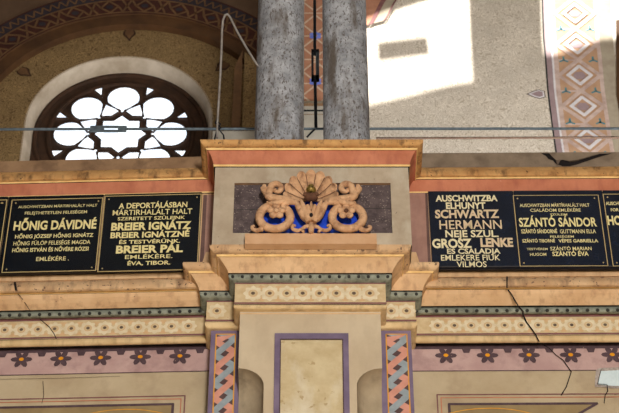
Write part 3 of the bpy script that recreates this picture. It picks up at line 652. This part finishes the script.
# central acanthus cup
mb = MB()
for s in (1, -1):
    ptube(mb, mir([(311, 221, .03, 3.5), (305, 217, .04, 4.5), (300, 209, .045, 4), (296, 203, .05, 2.6), (290, 201.5, .05, 2.4), (287, 205, .045, 1.2)], s), M['terra'])
    ptube(mb, mir([(309, 222, .045, 3.5), (306, 214, .055, 3.6), (303, 206, .06, 2.8), (301, 200, .062, 1.4)], s), M['terra'])
    ptube(mb, mir([(310, 221, .05, 3), (309, 212, .06, 2.4), (307.5, 205, .066, 1.6)], s), M['terra'])
mb.ball(O(311.2, 218, .035), (.034, .03, .036), M['terra']); ptube(mb, [(311.2, 210, .05, 2.4), (311.2, 206, .055, 2), (311.2, 202, .056, 1)], M['terra'])
mb.ball(O(311.2, 215, .072), (.011, .008, .016), M['dark'], 10, 6)
mb.build('acanthus_cup', orn)
for s in (1, -1):
    # ring scroll
    mb = MB(); rc = (274.8, 217.3); pts = []
    for k in range(25):
        a = math.radians(60-15*k*1.0); pts.append((rc[0]+15.4*math.cos(a), rc[1]-11.6*math.sin(a), .025, 4.3))
    pts = pts[:24]
    ptube(mb, mir(pts, s), M['terra'], 12, 3)
    ptube(mb, mir([(270, 206, .03, 3), (276, 204, .035, 3), (284, 203.5, .04, 3), (291, 202, .045, 3), (298, 203, .05, 3)], s), M['terra'])
    ptube(mb, mir([(262, 229, .025, 2.8), (257, 230.5, .03, 2.2), (253, 229, .03, 2), (252, 226.8, .03, 1.6), (254.6, 226, .03, 1.2)], s), M['terra'])
    mb.ball(O(MC+(255.2-MC)*s, 228.2, .035), .010, M['brown'], 10, 6)
    mb.build('ring_scroll', orn)
    # flower in the ring
    mb = MB(); fc = (276.2, 211.5)
    for k in range(5):
        a = math.radians(90+72*k); p = O(MC+(fc[0]+5.6*math.cos(a)*s-MC)*s, fc[1]-4.4*math.sin(a), .045); mb.ball(p, (.024, .015, .023), M['terra'])
    mb.ball(O(MC+(fc[0]-MC)*s, fc[1], .05), (.022, .016, .022), M['terra'])
    mc = MB(); mc.ball(O(MC+(fc[0]-MC)*s, fc[1]-1, .068), (.014, .012, .014), M['terra'] if s > 0 else M['brown'], 10, 7)
    mb.tube([O(MC+(fc[0]-MC)*s, fc[1]+1, .03), O(MC+(fc[0]-MC)*s, fc[1]+5, .0)], .015, M['terra'])
    fo = mb.build('flower', orn); mc.build('flower_centre', fo)
    # upper curling leaf
    mb = MB(); fat = lambda P_: [(p[0], p[1], p[2], p[3]*1.28) for p in P_]
    ptube(mb, fat(mir([(292, 201, .04, 2.4), (285, 200, .045, 3.2), (276, 199, .045, 3.6), (269.5, 197, .045, 3.2), (266, 193, .04, 2.6), (263, 189.5, .04, 2), (261.8, 187.5, .04, 1.2)], s)), M['terra'])
    ptube(mb, fat(mir([(268, 196, .045, 3), (270, 190, .045, 3), (272, 185.5, .045, 2.8), (277, 184, .045, 2.6), (281, 187, .045, 2.4), (279.5, 191, .045, 2.2), (275.5, 191.5, .045, 1.6), (275, 189, .045, 1.0)], s)), M['terra'])
    ptube(mb, fat(mir([(284, 201, .05, 2), (277, 203, .055, 2.4), (270, 203.5, .05, 1.6), (267, 202, .045, .8)], s)), M['terra'])
    ptube(mb, fat(mir([(266, 191, .045, 2.2), (264, 186.5, .045, 1.8), (266, 185.5, .045, 1.0)], s)), M['terra'])
    mb.build('curling_leaf', orn)
mb = MB()
for s in (1, -1):
    ptube(mb, mir([(311, 227, .03, 2.6), (306, 226.5, .03, 2), (301, 229.5, .03, 1.7), (296.5, 230.5, .03, 2), (292.5, 228.5, .03, 1.8), (293, 225.4, .03, 1.6), (295.6, 226.2, .03, 1.0)], s), M['terra'])
    ptube(mb, mir([(301, 229.5, .03, 1.5), (304, 232, .03, 1.5)], s), M['terra'])
ptube(mb, [(311.2, 223.5, .03, 2.2), (311.2, 227, .034, 3), (311.2, 230.5, .03, 2.8), (311.2, 233, .03, 2.4)], M['terra'])
mb.build('base_scroll', orn)

# ------------------------------------------------------------------ columns
for cxp, yc, rad, lab in ((279.2, 8.68, .1585, 'weathered grey stone column, left of the pair on the pier'), (346.6, 8.68, .1500, 'weathered grey stone column, right of the pair on the pier')):
    x = kx(cxp, 136)*yc
    root = thing('stone_column', lab, 'column', (x, yc, ZCAP)); mb = MB()
    zz = [ZCAP+.06+i*.25 for i in range(20)]
    mb.lathe((x, yc), [(rad*1.0, z) for z in zz], M['column']); mb.build('shaft', root)
    mb = MB(); mb.lathe((x, yc), [(rad*1.12, ZCAP+.001), (rad*1.13, ZCAP+.02), (rad*1.10, ZCAP+.035), (rad*1.03, ZCAP+.045), (rad, ZCAP+.061)], M['column']); mb.build('base_ring', root)

# ------------------------------------------------------------------ rods, turnbuckles, wire
PR = Plane(9.3)
tie = thing('tie_rod', 'thin grey steel tie rod running across behind the columns with a turnbuckle', 'rod', (0, 9.3, PR.P(310, 129.3).z))
mb = MB(); zr = PR.P(310, 129).z
mb.tube([(-3.3, 9.3, PR.P(0, 129.6).z-.003), (PR.P(91, 130).x, 9.3, zr)], .0095, M['rod'], 10); mb.tube([(PR.P(126.7, 130).x, 9.3, zr), (3.3, 9.3, PR.P(619, 128.4).z)], .0095, M['rod'], 10); mb.build('rod', tie)
mb = MB(); a_, b_ = PR.P(90, 130).x, PR.P(126.5, 130).x; c_, d_ = PR.P(104, 130).x, PR.P(118, 130).x
mb.box((c_, 9.293, zr-.027), (d_, 9.307, zr-.013), M['rod']); mb.box((c_, 9.293, zr+.013), (d_, 9.307, zr+.027), M['rod'])
mb.box((a_, 9.293, zr-.026), (c_, 9.307, zr+.026), M['rod']); mb.box((d_, 9.293, zr-.026), (b_, 9.307, zr+.026), M['rod']); mb.build('turnbuckle', tie)
hr = thing('hanging_rod', 'dark vertical iron rod with a long turnbuckle between the two columns', 'rod', PR.P(316, 130))
mb = MB(); mb.tube([PR.P(314.6, -40), PR.P(314.8, 54)], .011, M['iron']); mb.tube([PR.P(315, 79), PR.P(316, 128.5)], .011, M['iron'])
mb.tube([PR.P(316, 128), PR.P(307, 137)], .007, M['iron']); mb.build('rod', hr)
mb = MB(); p = PR.P(315, 67)
zt_, zb2 = PR.P(315, 52).z, PR.P(315, 80).z
mb.box((p.x-.026, 9.28, zb2), (p.x-.010, 9.32, zt_), M['iron']); mb.box((p.x+.006, 9.28, zb2), (p.x+.030, 9.32, zt_), M['rod']); mb.box((p.x-.026, 9.28, zt_-.02), (p.x+.03, 9.32, zt_+.01), M['iron']); mb.box((p.x-.026, 9.28, zb2), (p.x+.03, 9.32, zb2+.03), M['iron'])
mb.build('turnbuckle', hr)
PW = Plane(8.62)
wr = thing('hanging_wire', 'bent pale wire rising beside the left column', 'wire', PW.P(218, 139))
mb = MB(); mb.tube([PW.P(*p) for p in ((217, 138), (217.5, 122), (218.5, 105), (220, 80), (221.5, 50), (222, 30), (223, 20), (225, 15), (227.5, 14), (230, 17), (238, 33), (246, 47), (254, 60), (262, 72))], .0075, M['wire'], 8); mb.build('wire_strand', wr)
mb = MB(); mb.tube([PW.P(*p) for p in ((217, 119), (215.5, 123), (219, 126), (221, 128), (217, 130), (216, 134), (214.5, 139))], .0055, M['iron'], 6)
mb.tube([PW.P(*p) for p in ((218, 122), (220.5, 124), (218, 128), (221, 132), (223.5, 135), (224, 139))], .005, M['iron'], 6); mb.build('black_tie', wr)
br = MB(); PB2 = Plane(12.0); br.tube([PB2.P(376, 138.3), PB2.P(700, 137.3)], .011, M['rod_brown'], 8)  # thin brown tube drawn for the brown line on the right
o = br.build('tie_rod'); o['label'] = 'blurred thin brown rod crossing in front of the pale back wall'; o['category'] = 'rod'

# ------------------------------------------------------------------ BACK LEFT: arched wall with rose window
YL = 15.0; PLW = Plane(YL); PWN = Plane(YL+.22)
rc = PWN.P(120.4, 135.2)
def archpts(cx, cz, R, n=48, zdown=None):
    p = []; zd = zdown
    p.append((cx-R, zd)); p += [(cx-R*math.cos(PI*k/n), cz+R*math.sin(PI*k/n)) for k in range(n+1)]; p.append((cx+R, zd)); return p
def strip(mb, A, yA, B, yB, m, smooth=False):
    mb.grid([[(x, yA, z) for x, z in A], [(x, yB, z) for x, z in B]], m, smooth)
ac = PLW.P(126, 134); zD = rc.z-3.2
nc = (rc.x, rc.z+.0)
RN = 1.045; RA = 1.70
mb = MB()
N_ = archpts(nc[0], nc[1], RN, zdown=zD); A_ = archpts(ac.x, ac.z, RA, zdown=zD)
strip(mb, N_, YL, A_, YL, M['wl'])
for px_, py_ in ((129.5, 31), (20.5, 70), (226, 64)):
    p = PLW.P(px_, py_); v = Vector((ac.x-p.x, ac.z-p.z)).normalized(); u = Vector((-v.y, v.x))
    pts = [(p.x, p.z)+() for _ in ()]
    sh_ = [(-.02, .05), (.02, .07), (.07, .075), (.11, .04), (.18, 0), (.11, -.04), (.07, -.075), (.02, -.07), (-.02, -.05)]
    mb.face([(p.x+v.x*a_+u.x*b_, YL-.004, p.z+v.y*a_+u.y*b_) for a_, b_ in sh_], M['frame_dark'])
    mb.face([(p.x+v.x*a_*.8+u.x*b_*.7, YL-.007, p.z+v.y*a_*.8+u.y*b_*.7) for a_, b_ in sh_], M['arch3'])
mb.build('wall_back', kind='structure')
mb = MB(); I_ = archpts(rc.x, rc.z, RN-.055, zdown=zD)
rows = [[(x, YL-.004, z) for x, z in archpts(nc[0], nc[1], RN+.01, zdown=zD)], [(x, YL+.03, z) for x, z in archpts(nc[0], nc[1], RN-.02, zdown=zD)], [(x, YL+.22, z) for x, z in I_]]
mb.grid(rows, M['reveal'], True); trim(mb)
# arch bands
mb = MB(); R1, R2, R3, R4 = RA, RA+.15, RA+.40, RA+.56
B1 = [archpts(ac.x, ac.z, R, zdown=zD) for R in (R1, R2, R3, R4, R4+2.2)]
strip(mb, B1[0], YL, B1[0], YL-.10, M['arch1']); strip(mb, B1[0], YL-.10, B1[1], YL-.10, M['arch1'])
strip(mb, B1[1], YL-.10, B1[1], YL-.13, M['arch1']); strip(mb, B1[1], YL-.13, B1[2], YL-.13, M['arch2'])
strip(mb, B1[2], YL-.13, B1[3], YL-.13, M['arch_blue'])
def polar(a, R, y): return (ac.x+R*math.cos(a), y, ac.z+R*math.sin(a))
def pl_line(a0, r0, a1, r1, w, m, y):
    p, q = Vector(polar(a0, r0, y)), Vector(polar(a1, r1, y)); d = (q-p).normalized(); n = Vector((-d.z, 0, d.x))*w/2
    mb.face([p+n, p-n, q-n, q+n], m)
na = 64
for k in range(na):
    a0, a1 = PI*k/na, PI*(k+1)/na
    pl_line(a0, R2+.02, a1, R2+.02, .02, M['arch3'], YL-.135); pl_line(a0, R3-.01, a1, R3-.01, .022, M['arch3'], YL-.135); pl_line(a0, R4, a1, R4, .02, M['arch2'], YL-.135)
    pl_line(a0, R3+.03, (a0+a1)/2, R4-.03, .02, M['arch3'], YL-.135); pl_line((a0+a1)/2, R4-.03, a1, R3+.03, .02, M['arch3'], YL-.135)
nd = 15
for k in range(nd):
    a0 = PI*k/nd; d = PI/nd; ra, rb, rm = R2+.03, R3-.02, (R2+R3)/2
    for (p, q) in (((0, rm), (.25, rb)), ((.25, rb), (.5, rm)), ((.5, rm), (.25, ra)), ((.25, ra), (0, rm)), ((.5, rm), (.62, rb)), ((.62, rb), (.75, rm)), ((.75, rm), (.88, ra)), ((.88, ra), (1, rm)), ((.62, ra), (.75, rm)), ((.75, rm), (.88, rb))):
        pl_line(a0+p[0]*d, p[1], a0+q[0]*d, q[1], .026, M['arch3'], YL-.136)
    c = Vector(polar(a0+.25*d, rm, YL-.138)); mb.face([c+Vector((.045*math.cos(i*PI/4), 0, .035*math.sin(i*PI/4))) for i in range(8)], M['arch_blue'])
trim(mb)
mb = MB(); strip(mb, B1[3], YL-.12, B1[4], YL-.12, M['arch_out'])
mb.build('wall_back_upper', kind='structure')
# rose window
win = bpy.data.objects.new('window_1', None); C.objects.link(win); win.location = (rc.x, YL+.22, rc.z); win['kind'] = 'structure'
YWn = YL+.22; Rg = .757
def W2(x, z, d=0): return (rc.x+x, YWn-d, rc.z+z)
def arcpoly(cx, cz, r, a0, a1, n): return [(cx+r*math.cos(a0+(a1-a0)*i/n), cz+r*math.sin(a0+(a1-a0)*i/n)) for i in range(n+1)]
panes = []
for k in range(8):
    th = PI/2+k*PI/4
    def rot(x, z): return (x*math.cos(th)-z*math.sin(th), x*math.sin(th)+z*math.cos(th))
    # foil: rounded outside, pointed towards the centre (local +x is outwards)
    r0 = .190; cx = Rg-r0
    pet = arcpoly(cx, 0, r0, -PI*.62, PI*.62, 16) + [(.335, 0)]
    panes.append([rot(*p) for p in pet])
    # small triangle between foils at the rim
    t2 = PI/8; R_ = .80
    tri = [(R_*math.cos(t2-.07), R_*math.sin(t2-.07)), (R_*math.cos(t2), R_*math.sin(t2)+.01), (R_*math.cos(t2+.07), R_*math.sin(t2+.07)), (.655*math.cos(t2), .655*math.sin(t2))]
    panes.append([rot(*p) for p in tri])
    # kite between neighbouring foils and the star
    kt = [(.515*math.cos(t2), .515*math.sin(t2)), (.375*math.cos(t2+.34), .375*math.sin(t2+.34)), (.305*math.cos(t2), .305*math.sin(t2)), (.375*math.cos(t2-.34), .375*math.sin(t2-.34))]
    panes.append([rot(*p) for p in kt])
star = []
for k in range(16):
    a = PI/2+k*PI/8; R_ = .30 if k % 2 == 0 else .232; star.append((R_*math.cos(a), R_*math.sin(a)))
panes.append(star)
# tracery as a dark disc with the openings modelled as recessed glazed panes framed by bars
fr = MB(); sur = archpts(rc.x, rc.z, RN-.05, zdown=zD)
fr.face([(x, YWn, z) for x, z in sur], M['frame_dark'])
for R_, w_ in ((Rg+.06, .03), (RN-.08, .03)):
    ring = [W2(R_*math.cos(2*PI*k/64), R_*math.sin(2*PI*k/64), .0) for k in range(65)]; fr.tube(ring, w_, M['frame_dark'], 8, cap=False)
fr.build('tracery', win)
gl = MB()
for p in panes: gl.face([W2(x, z, .012) for x, z in p], M['glass'])
gl.build('pane', win)
fb = MB()
for p in panes:
    loop = [W2(x, z, .02) for x, z in p]; loop.append(loop[0]); 
    for a_, b_ in zip(loop[:-1], loop[1:]): fb.tube([a_, b_], .008, M['frame_dark'], 6)
fb.build('glazing_bar', win)

# ------------------------------------------------------------------ BACK CENTRE pilaster and BACK RIGHT wall
YR = 14.5; PRW = Plane(YR); PC = Plane(14.35)
def rect_px(mb, pl, x0, y0, x1, y1, m, off=0):
    q = pl.off(off); a = q.P(x0, y1); b = q.P(x1, y1); t = q.P(x0, y0); mb.face([q.at(a.x, a.z), q.at(b.x, b.z), q.at(b.x, t.z), q.at(a.x, t.z)], m)
mb = MB()
xa = PRW.P(330, 100).x; zlo = PRW.P(450, 300).z; zhi = PRW.P(450, -110).z
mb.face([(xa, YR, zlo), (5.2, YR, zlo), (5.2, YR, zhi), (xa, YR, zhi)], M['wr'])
mb.build('wall_back_right', kind='structure')
# light vertical piece left of the column
mb = MB(); q = Plane(14.8); x0, x1 = q.P(243, 100).x, q.P(262, 100).x
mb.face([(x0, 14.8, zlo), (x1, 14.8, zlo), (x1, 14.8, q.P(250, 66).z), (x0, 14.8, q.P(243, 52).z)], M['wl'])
x0, x1 = q.P(229, 100).x, q.P(241, 100).x
mb.face([(x0, 14.8, zlo), (x1, 14.8, zlo), (x1, 14.8, q.P(241, 50).z), (x0+.05, 14.8, q.P(232, 66).z)], M['arch3'])
trim(mb)
# painted centre pilaster between the columns
mb = MB(); x0, x1 = PC.P(296, 60).x, PC.P(331, 60).x; z1 = zhi; z0 = PC.P(315, 101).z
mb.face([(x0, 14.35, z0), (x1, 14.35, z0), (x1, 14.35, z1), (x0, 14.35, z1)], M['pil'])
mb.face([(x1, 14.35, z0), (x1, 14.5, z0), (x1, 14.5, z1), (x1, 14.35, z1)], M['pil']); mb.face([(x0, 14.35, z0), (x0, 15, z0), (x0, 15, z1), (x0, 14.35, z1)], M['pil'])
zz = z0+.08; hx = (x0+x1)/2; hw = (x1-x0)*.30
ctr = PC.P(315.3, 60).x
while zz < z1:
    mb.ribbon(PC, [(ctr-.14, zz), (ctr, zz+.16), (ctr+.14, zz), (ctr, zz-.16)], .022, M['pil_lt'], closed=True); mb.ribbon(PC, [(ctr-.2, zz+.19), (ctr+.2, zz+.19)], .02, M['pil_lt']); zz += .38
for py in (82, 36, -12):
    p = PC.P(315.3, py); q = PC.off(.006)
    for k in range(6):
        a_ = k*PI/3+PI/6; cc = (p.x+.045*math.cos(a_), p.z+.045*math.sin(a_)); mb.face([q.at(cc[0]+.026*math.cos(i*PI/4), cc[1]+.026*math.sin(i*PI/4)) for i in range(8)], M['bluefl'])
    mb.face([PC.off(.008).at(p.x+.02*math.cos(i*PI/4), p.z+.02*math.sin(i*PI/4)) for i in range(8)], M['yellow'])
trim(mb)
mb = MB()
rect_px(mb, PC, 290, 101, 335, 103.5, M['band_grey'], .02); rect_px(mb, PC, 290, 103.2, 335, 106, M['parapet'], .05); rect_px(mb, PC, 290, 106, 335, 110, M['whitewall'], .03); rect_px(mb, PC, 290, 109.8, 335, 111.5, M['iron'], .035); rect_px(mb, PC, 290, 111.3, 335, 114, M['whitewall'], .03)
rect_px(mb, PC, 285, 113.5, 335, 114.6, M['parapet'], .025); rect_px(mb, PC, 280, 114.4, 335, 190, M['whitewall'], .01)
rect_px(mb, Plane(14.7), 210, 131, 300, 190, M['whitewall'])
trim(mb)
# arch sweeping away up to the right of the column
mb = MB(); q = PRW
def band_px(pts_out, pts_in, m, off): 
    for i in range(len(pts_out)-1): mb.px(q, [pts_out[i], pts_in[i], pts_in[i+1], pts_out[i+1]], m, off)
L0 = [(368, 25), (370, 22), (378, 6), (388, -14)]; L1 = [(373, 23.5), (374, 22), (383, 5), (394, -14)]; L2 = [(383, 21), (386, 17), (393, 3), (404, -14)]; L3 = [(385.5, 20), (388, 16), (395.5, 2), (407, -14)]
LL = [(345, 25), (345, 22), (345, 6), (345, -14)]
band_px(LL, L0, M['pil'], .02); band_px(L0, L1, M['plum'], .024); band_px(L1, L2, M['band_grey'], .02); band_px(L2, L3, M['plum'], .024)
trim(mb)
# painted curved band with white lozenges
mb = MB()
def bx(py, k):          # edge k (0..7) of the band at image height py
    base = [(0, 541.5), (40, 543), (60, 545), (90, 547), (110, 549.5), (130, 552), (160, 556.5)]
    if py <= base[0][0]: b = base[0][1]-(base[0][0]-py)*.0
    else:
        b = base[-1][1]+(py-160)*.14
        for (y0, v0), (y1, v1) in zip(base[:-1], base[1:]):
            if y0 <= py <= y1: b = v0+(v1-v0)*(py-y0)/(y1-y0); break
    return b+[0, 1.6, 7, 9, 13.5, 53.5, 57.5, 71][k]*(1+(py-80)*.0004) 
ys = list(range(-20, 176, 6))
def vb(k0, k1, m, off):
    for a_, b_ in zip(ys[:-1], ys[1:]): mb.px(PRW, [(bx(a_, k0), a_), (bx(a_, k1), a_), (bx(b_, k1), b_), (bx(b_, k0), b_)], m, off)
vb(0, 1, M['bead_dark'], .004); vb(1, 2, M['band_lav'], .005); vb(2, 3, M['band_white'], .006); vb(3, 4, M['band_pink'], .005); vb(4, 5, M['band_tan'], .004); vb(5, 6, M['band_pink'], .005); vb(6, 7, M['band_grey'], .006)
def U(u, py): return PRW.P(bx(py, 4)+u*(bx(py, 5)-bx(py, 4))*1.0, py)
def UL(pts, w, m, off):
    mb.ribbon(PRW, [(U(*p).x, U(*p).z) for p in pts], w, m, off)
for i, yc in enumerate((14, 45, 76, 107, 140, 173)):
    dy = 15.5; 
    UL([(0, yc-dy-0), (.5, yc-dy*.0-dy)], .03, M['band_pink'], .006)
    UL([(-.02, yc), (.5, yc-dy), (1.02, yc)], .05, M['band_pink'], .008+.0025*(i % 2)); UL([(-.02, yc), (.5, yc+dy), (1.02, yc)], .05, M['band_pink'], .0092+.0025*(i % 2))
    f = .58; mb.ribbon(PRW, [(U(.5-.5*f, yc).x, U(.5, yc).z), (U(.5, yc-dy*f).x, U(.5, yc-dy*f*1.0).z), (U(.5+.5*f, yc).x, U(.5, yc).z), (U(.5, yc+dy*f).x, U(.5, yc+dy*f).z)], 0.04, M['band_white'], .014, closed=True)
    p = U(.5, yc); mb.face([PRW.off(.008).at(p.x+.075*math.cos(k*PI/3), p.z+.065*math.sin(k*PI/3)) for k in range(6)], M['band_lav'])
    for u_ in (.13, .87):
        p = U(u_, yc+dy)
        for k in range(3): a_ = k*2*PI/3+PI/2; mb.ribbon(PRW, [(p.x, p.z), (p.x+.05*math.cos(a_), p.z+.05*math.sin(a_))], .022, M['teal'], .007)
p = PRW.P(537, 94.5); q = PRW
for s_, m_, of in ((1, 'dot', .005), (.85, 'band_white', .007), (.6, 'band_lav', .009)):
    mb.face([PRW.off(of).at(p.x+.02+s_*a_, p.z+s_*b_) for a_, b_ in ((-.14, 0), (-.07, .045), (.0, .075), (.07, .05), (.07, -.05), (0, -.075), (-.07, -.045))], M[m_])
trim(mb)
# brown reveal at the extreme right
mb = MB(); mb.px(PRW, [(616, 20), (640, 20), (640, 175), (624, 175), (619.5, 112), (616.5, 95)], M['arch1'], .03); trim(mb)

# ------------------------------------------------------------------ room floor, and light blockers added out of frame
mb = MB(); mb.face([(-9, -8, 0), (9, -8, 0), (9, 9.2, 0), (-9, 9.2, 0)], M['floor']); mb.build('floor', kind='structure')
for sx, nm in ((-1, 'wall_side_left'), (1, 'wall_side_right')):  # unseen side blockers, added to keep side light off the moulding returns
    mb = MB(); mb.face([(sx*5.4, -8, 0), (sx*5.4, 16, 0), (sx*5.4, 16, 21), (sx*5.4, -8, 21)], M['frame_dark']); mb.build(nm, kind='structure')
# unseen sun blocker, added; its two openings shape the sun patches
SUN = Vector((.22, .62, -1.0)).normalized(); ZC = 21.0
def trace(p): k = (ZC-p.z)/(-SUN.z); return p - SUN*k
holes = [[(364, 23), (405, 8), (434, -1), (450, -14), (468, -14), (470, 40), (472, 80), (440, 86), (405, 95), (366, 104)], [(541, -14), (640, -14), (640, 36), (600, 40), (575, 50), (545, 56), (543, 40)]]
notch = [(377, 42), (427, 36), (430, 55), (378, 62)]
import bmesh
bm = bmesh.new()
def tloop(pts): return [trace(PRW.P(*p)) for p in pts]
loops = [[Vector((-9, -8, ZC)), Vector((9, -8, ZC)), Vector((9, 15.5, ZC)), Vector((-9, 15.5, ZC))]] + [tloop(h) for h in holes]
edges = []
for lp in loops:
    vs = [bm.verts.new(v) for v in lp]; edges += [bm.edges.new((vs[i], vs[(i+1) % len(vs)])) for i in range(len(vs))]
bmesh.ops.triangle_fill(bm, use_beauty=True, use_dissolve=False, edges=edges)
nv = [bm.verts.new(v+Vector((0, 0, .0))) for v in tloop(notch)]; bm.faces.new(nv)
me = bpy.data.meshes.new('ceiling'); bm.to_mesh(me); bm.free(); me.materials.append(M['whitewall'])
o = bpy.data.objects.new('ceiling', me); C.objects.link(o); o['kind'] = 'structure'

# ------------------------------------------------------------------ light, world, camera
w = bpy.data.worlds.new('world'); bpy.context.scene.world = w; w.use_nodes = True
bg = w.node_tree.nodes['Background']; bg.inputs[0].default_value = lin((236, 232, 228)); bg.inputs[1].default_value = .32
s = bpy.data.lights.new('sun', 'SUN'); s.energy = 20; s.angle = .016; s.color = (1, .97, .92); so = bpy.data.objects.new('sun', s); C.objects.link(so); so.rotation_euler = SUN.to_track_quat('-Z', 'Y').to_euler()
def area(name, loc, tgt, size, e, col=(1, 1, 1)):
    l = bpy.data.lights.new(name, 'AREA'); l.size = size; l.energy = e; l.color = col; o = bpy.data.objects.new(name, l); C.objects.link(o); o.location = loc
    o.rotation_euler = (Vector(tgt)-Vector(loc)).to_track_quat('-Z', 'Y').to_euler(); return o
area('key_light', (1.3, -2.5, 5.8), (0, 8.6, 8.9), 1.2, 830, (1, .97, .93))
area('back_light', (3.6, 11.2, 9.0), (3.0, 14.5, 13.5), 1.5, 640, (1, .975, .955))
area('gallery_light', (-1.2, 11.0, 8.6), (-1.5, 15.0, 14.0), 1.2, 45, (1, .9, .78))
cam = bpy.data.cameras.new('camera'); co = bpy.data.objects.new('camera', cam); C.objects.link(co)
co.location = CAM; co.rotation_euler = (PI/2+PITCH, 0, 0); cam.sensor_width = 36; cam.lens = F/619*36; cam.clip_end = 100
cam.dof.use_dof = True; cam.dof.focus_distance = 11.3; cam.dof.aperture_fstop = 8.0
sc = bpy.context.scene; sc.camera = co
sc.view_settings.view_transform = 'Standard'; sc.view_settings.look = 'None'; sc.view_settings.exposure = 0
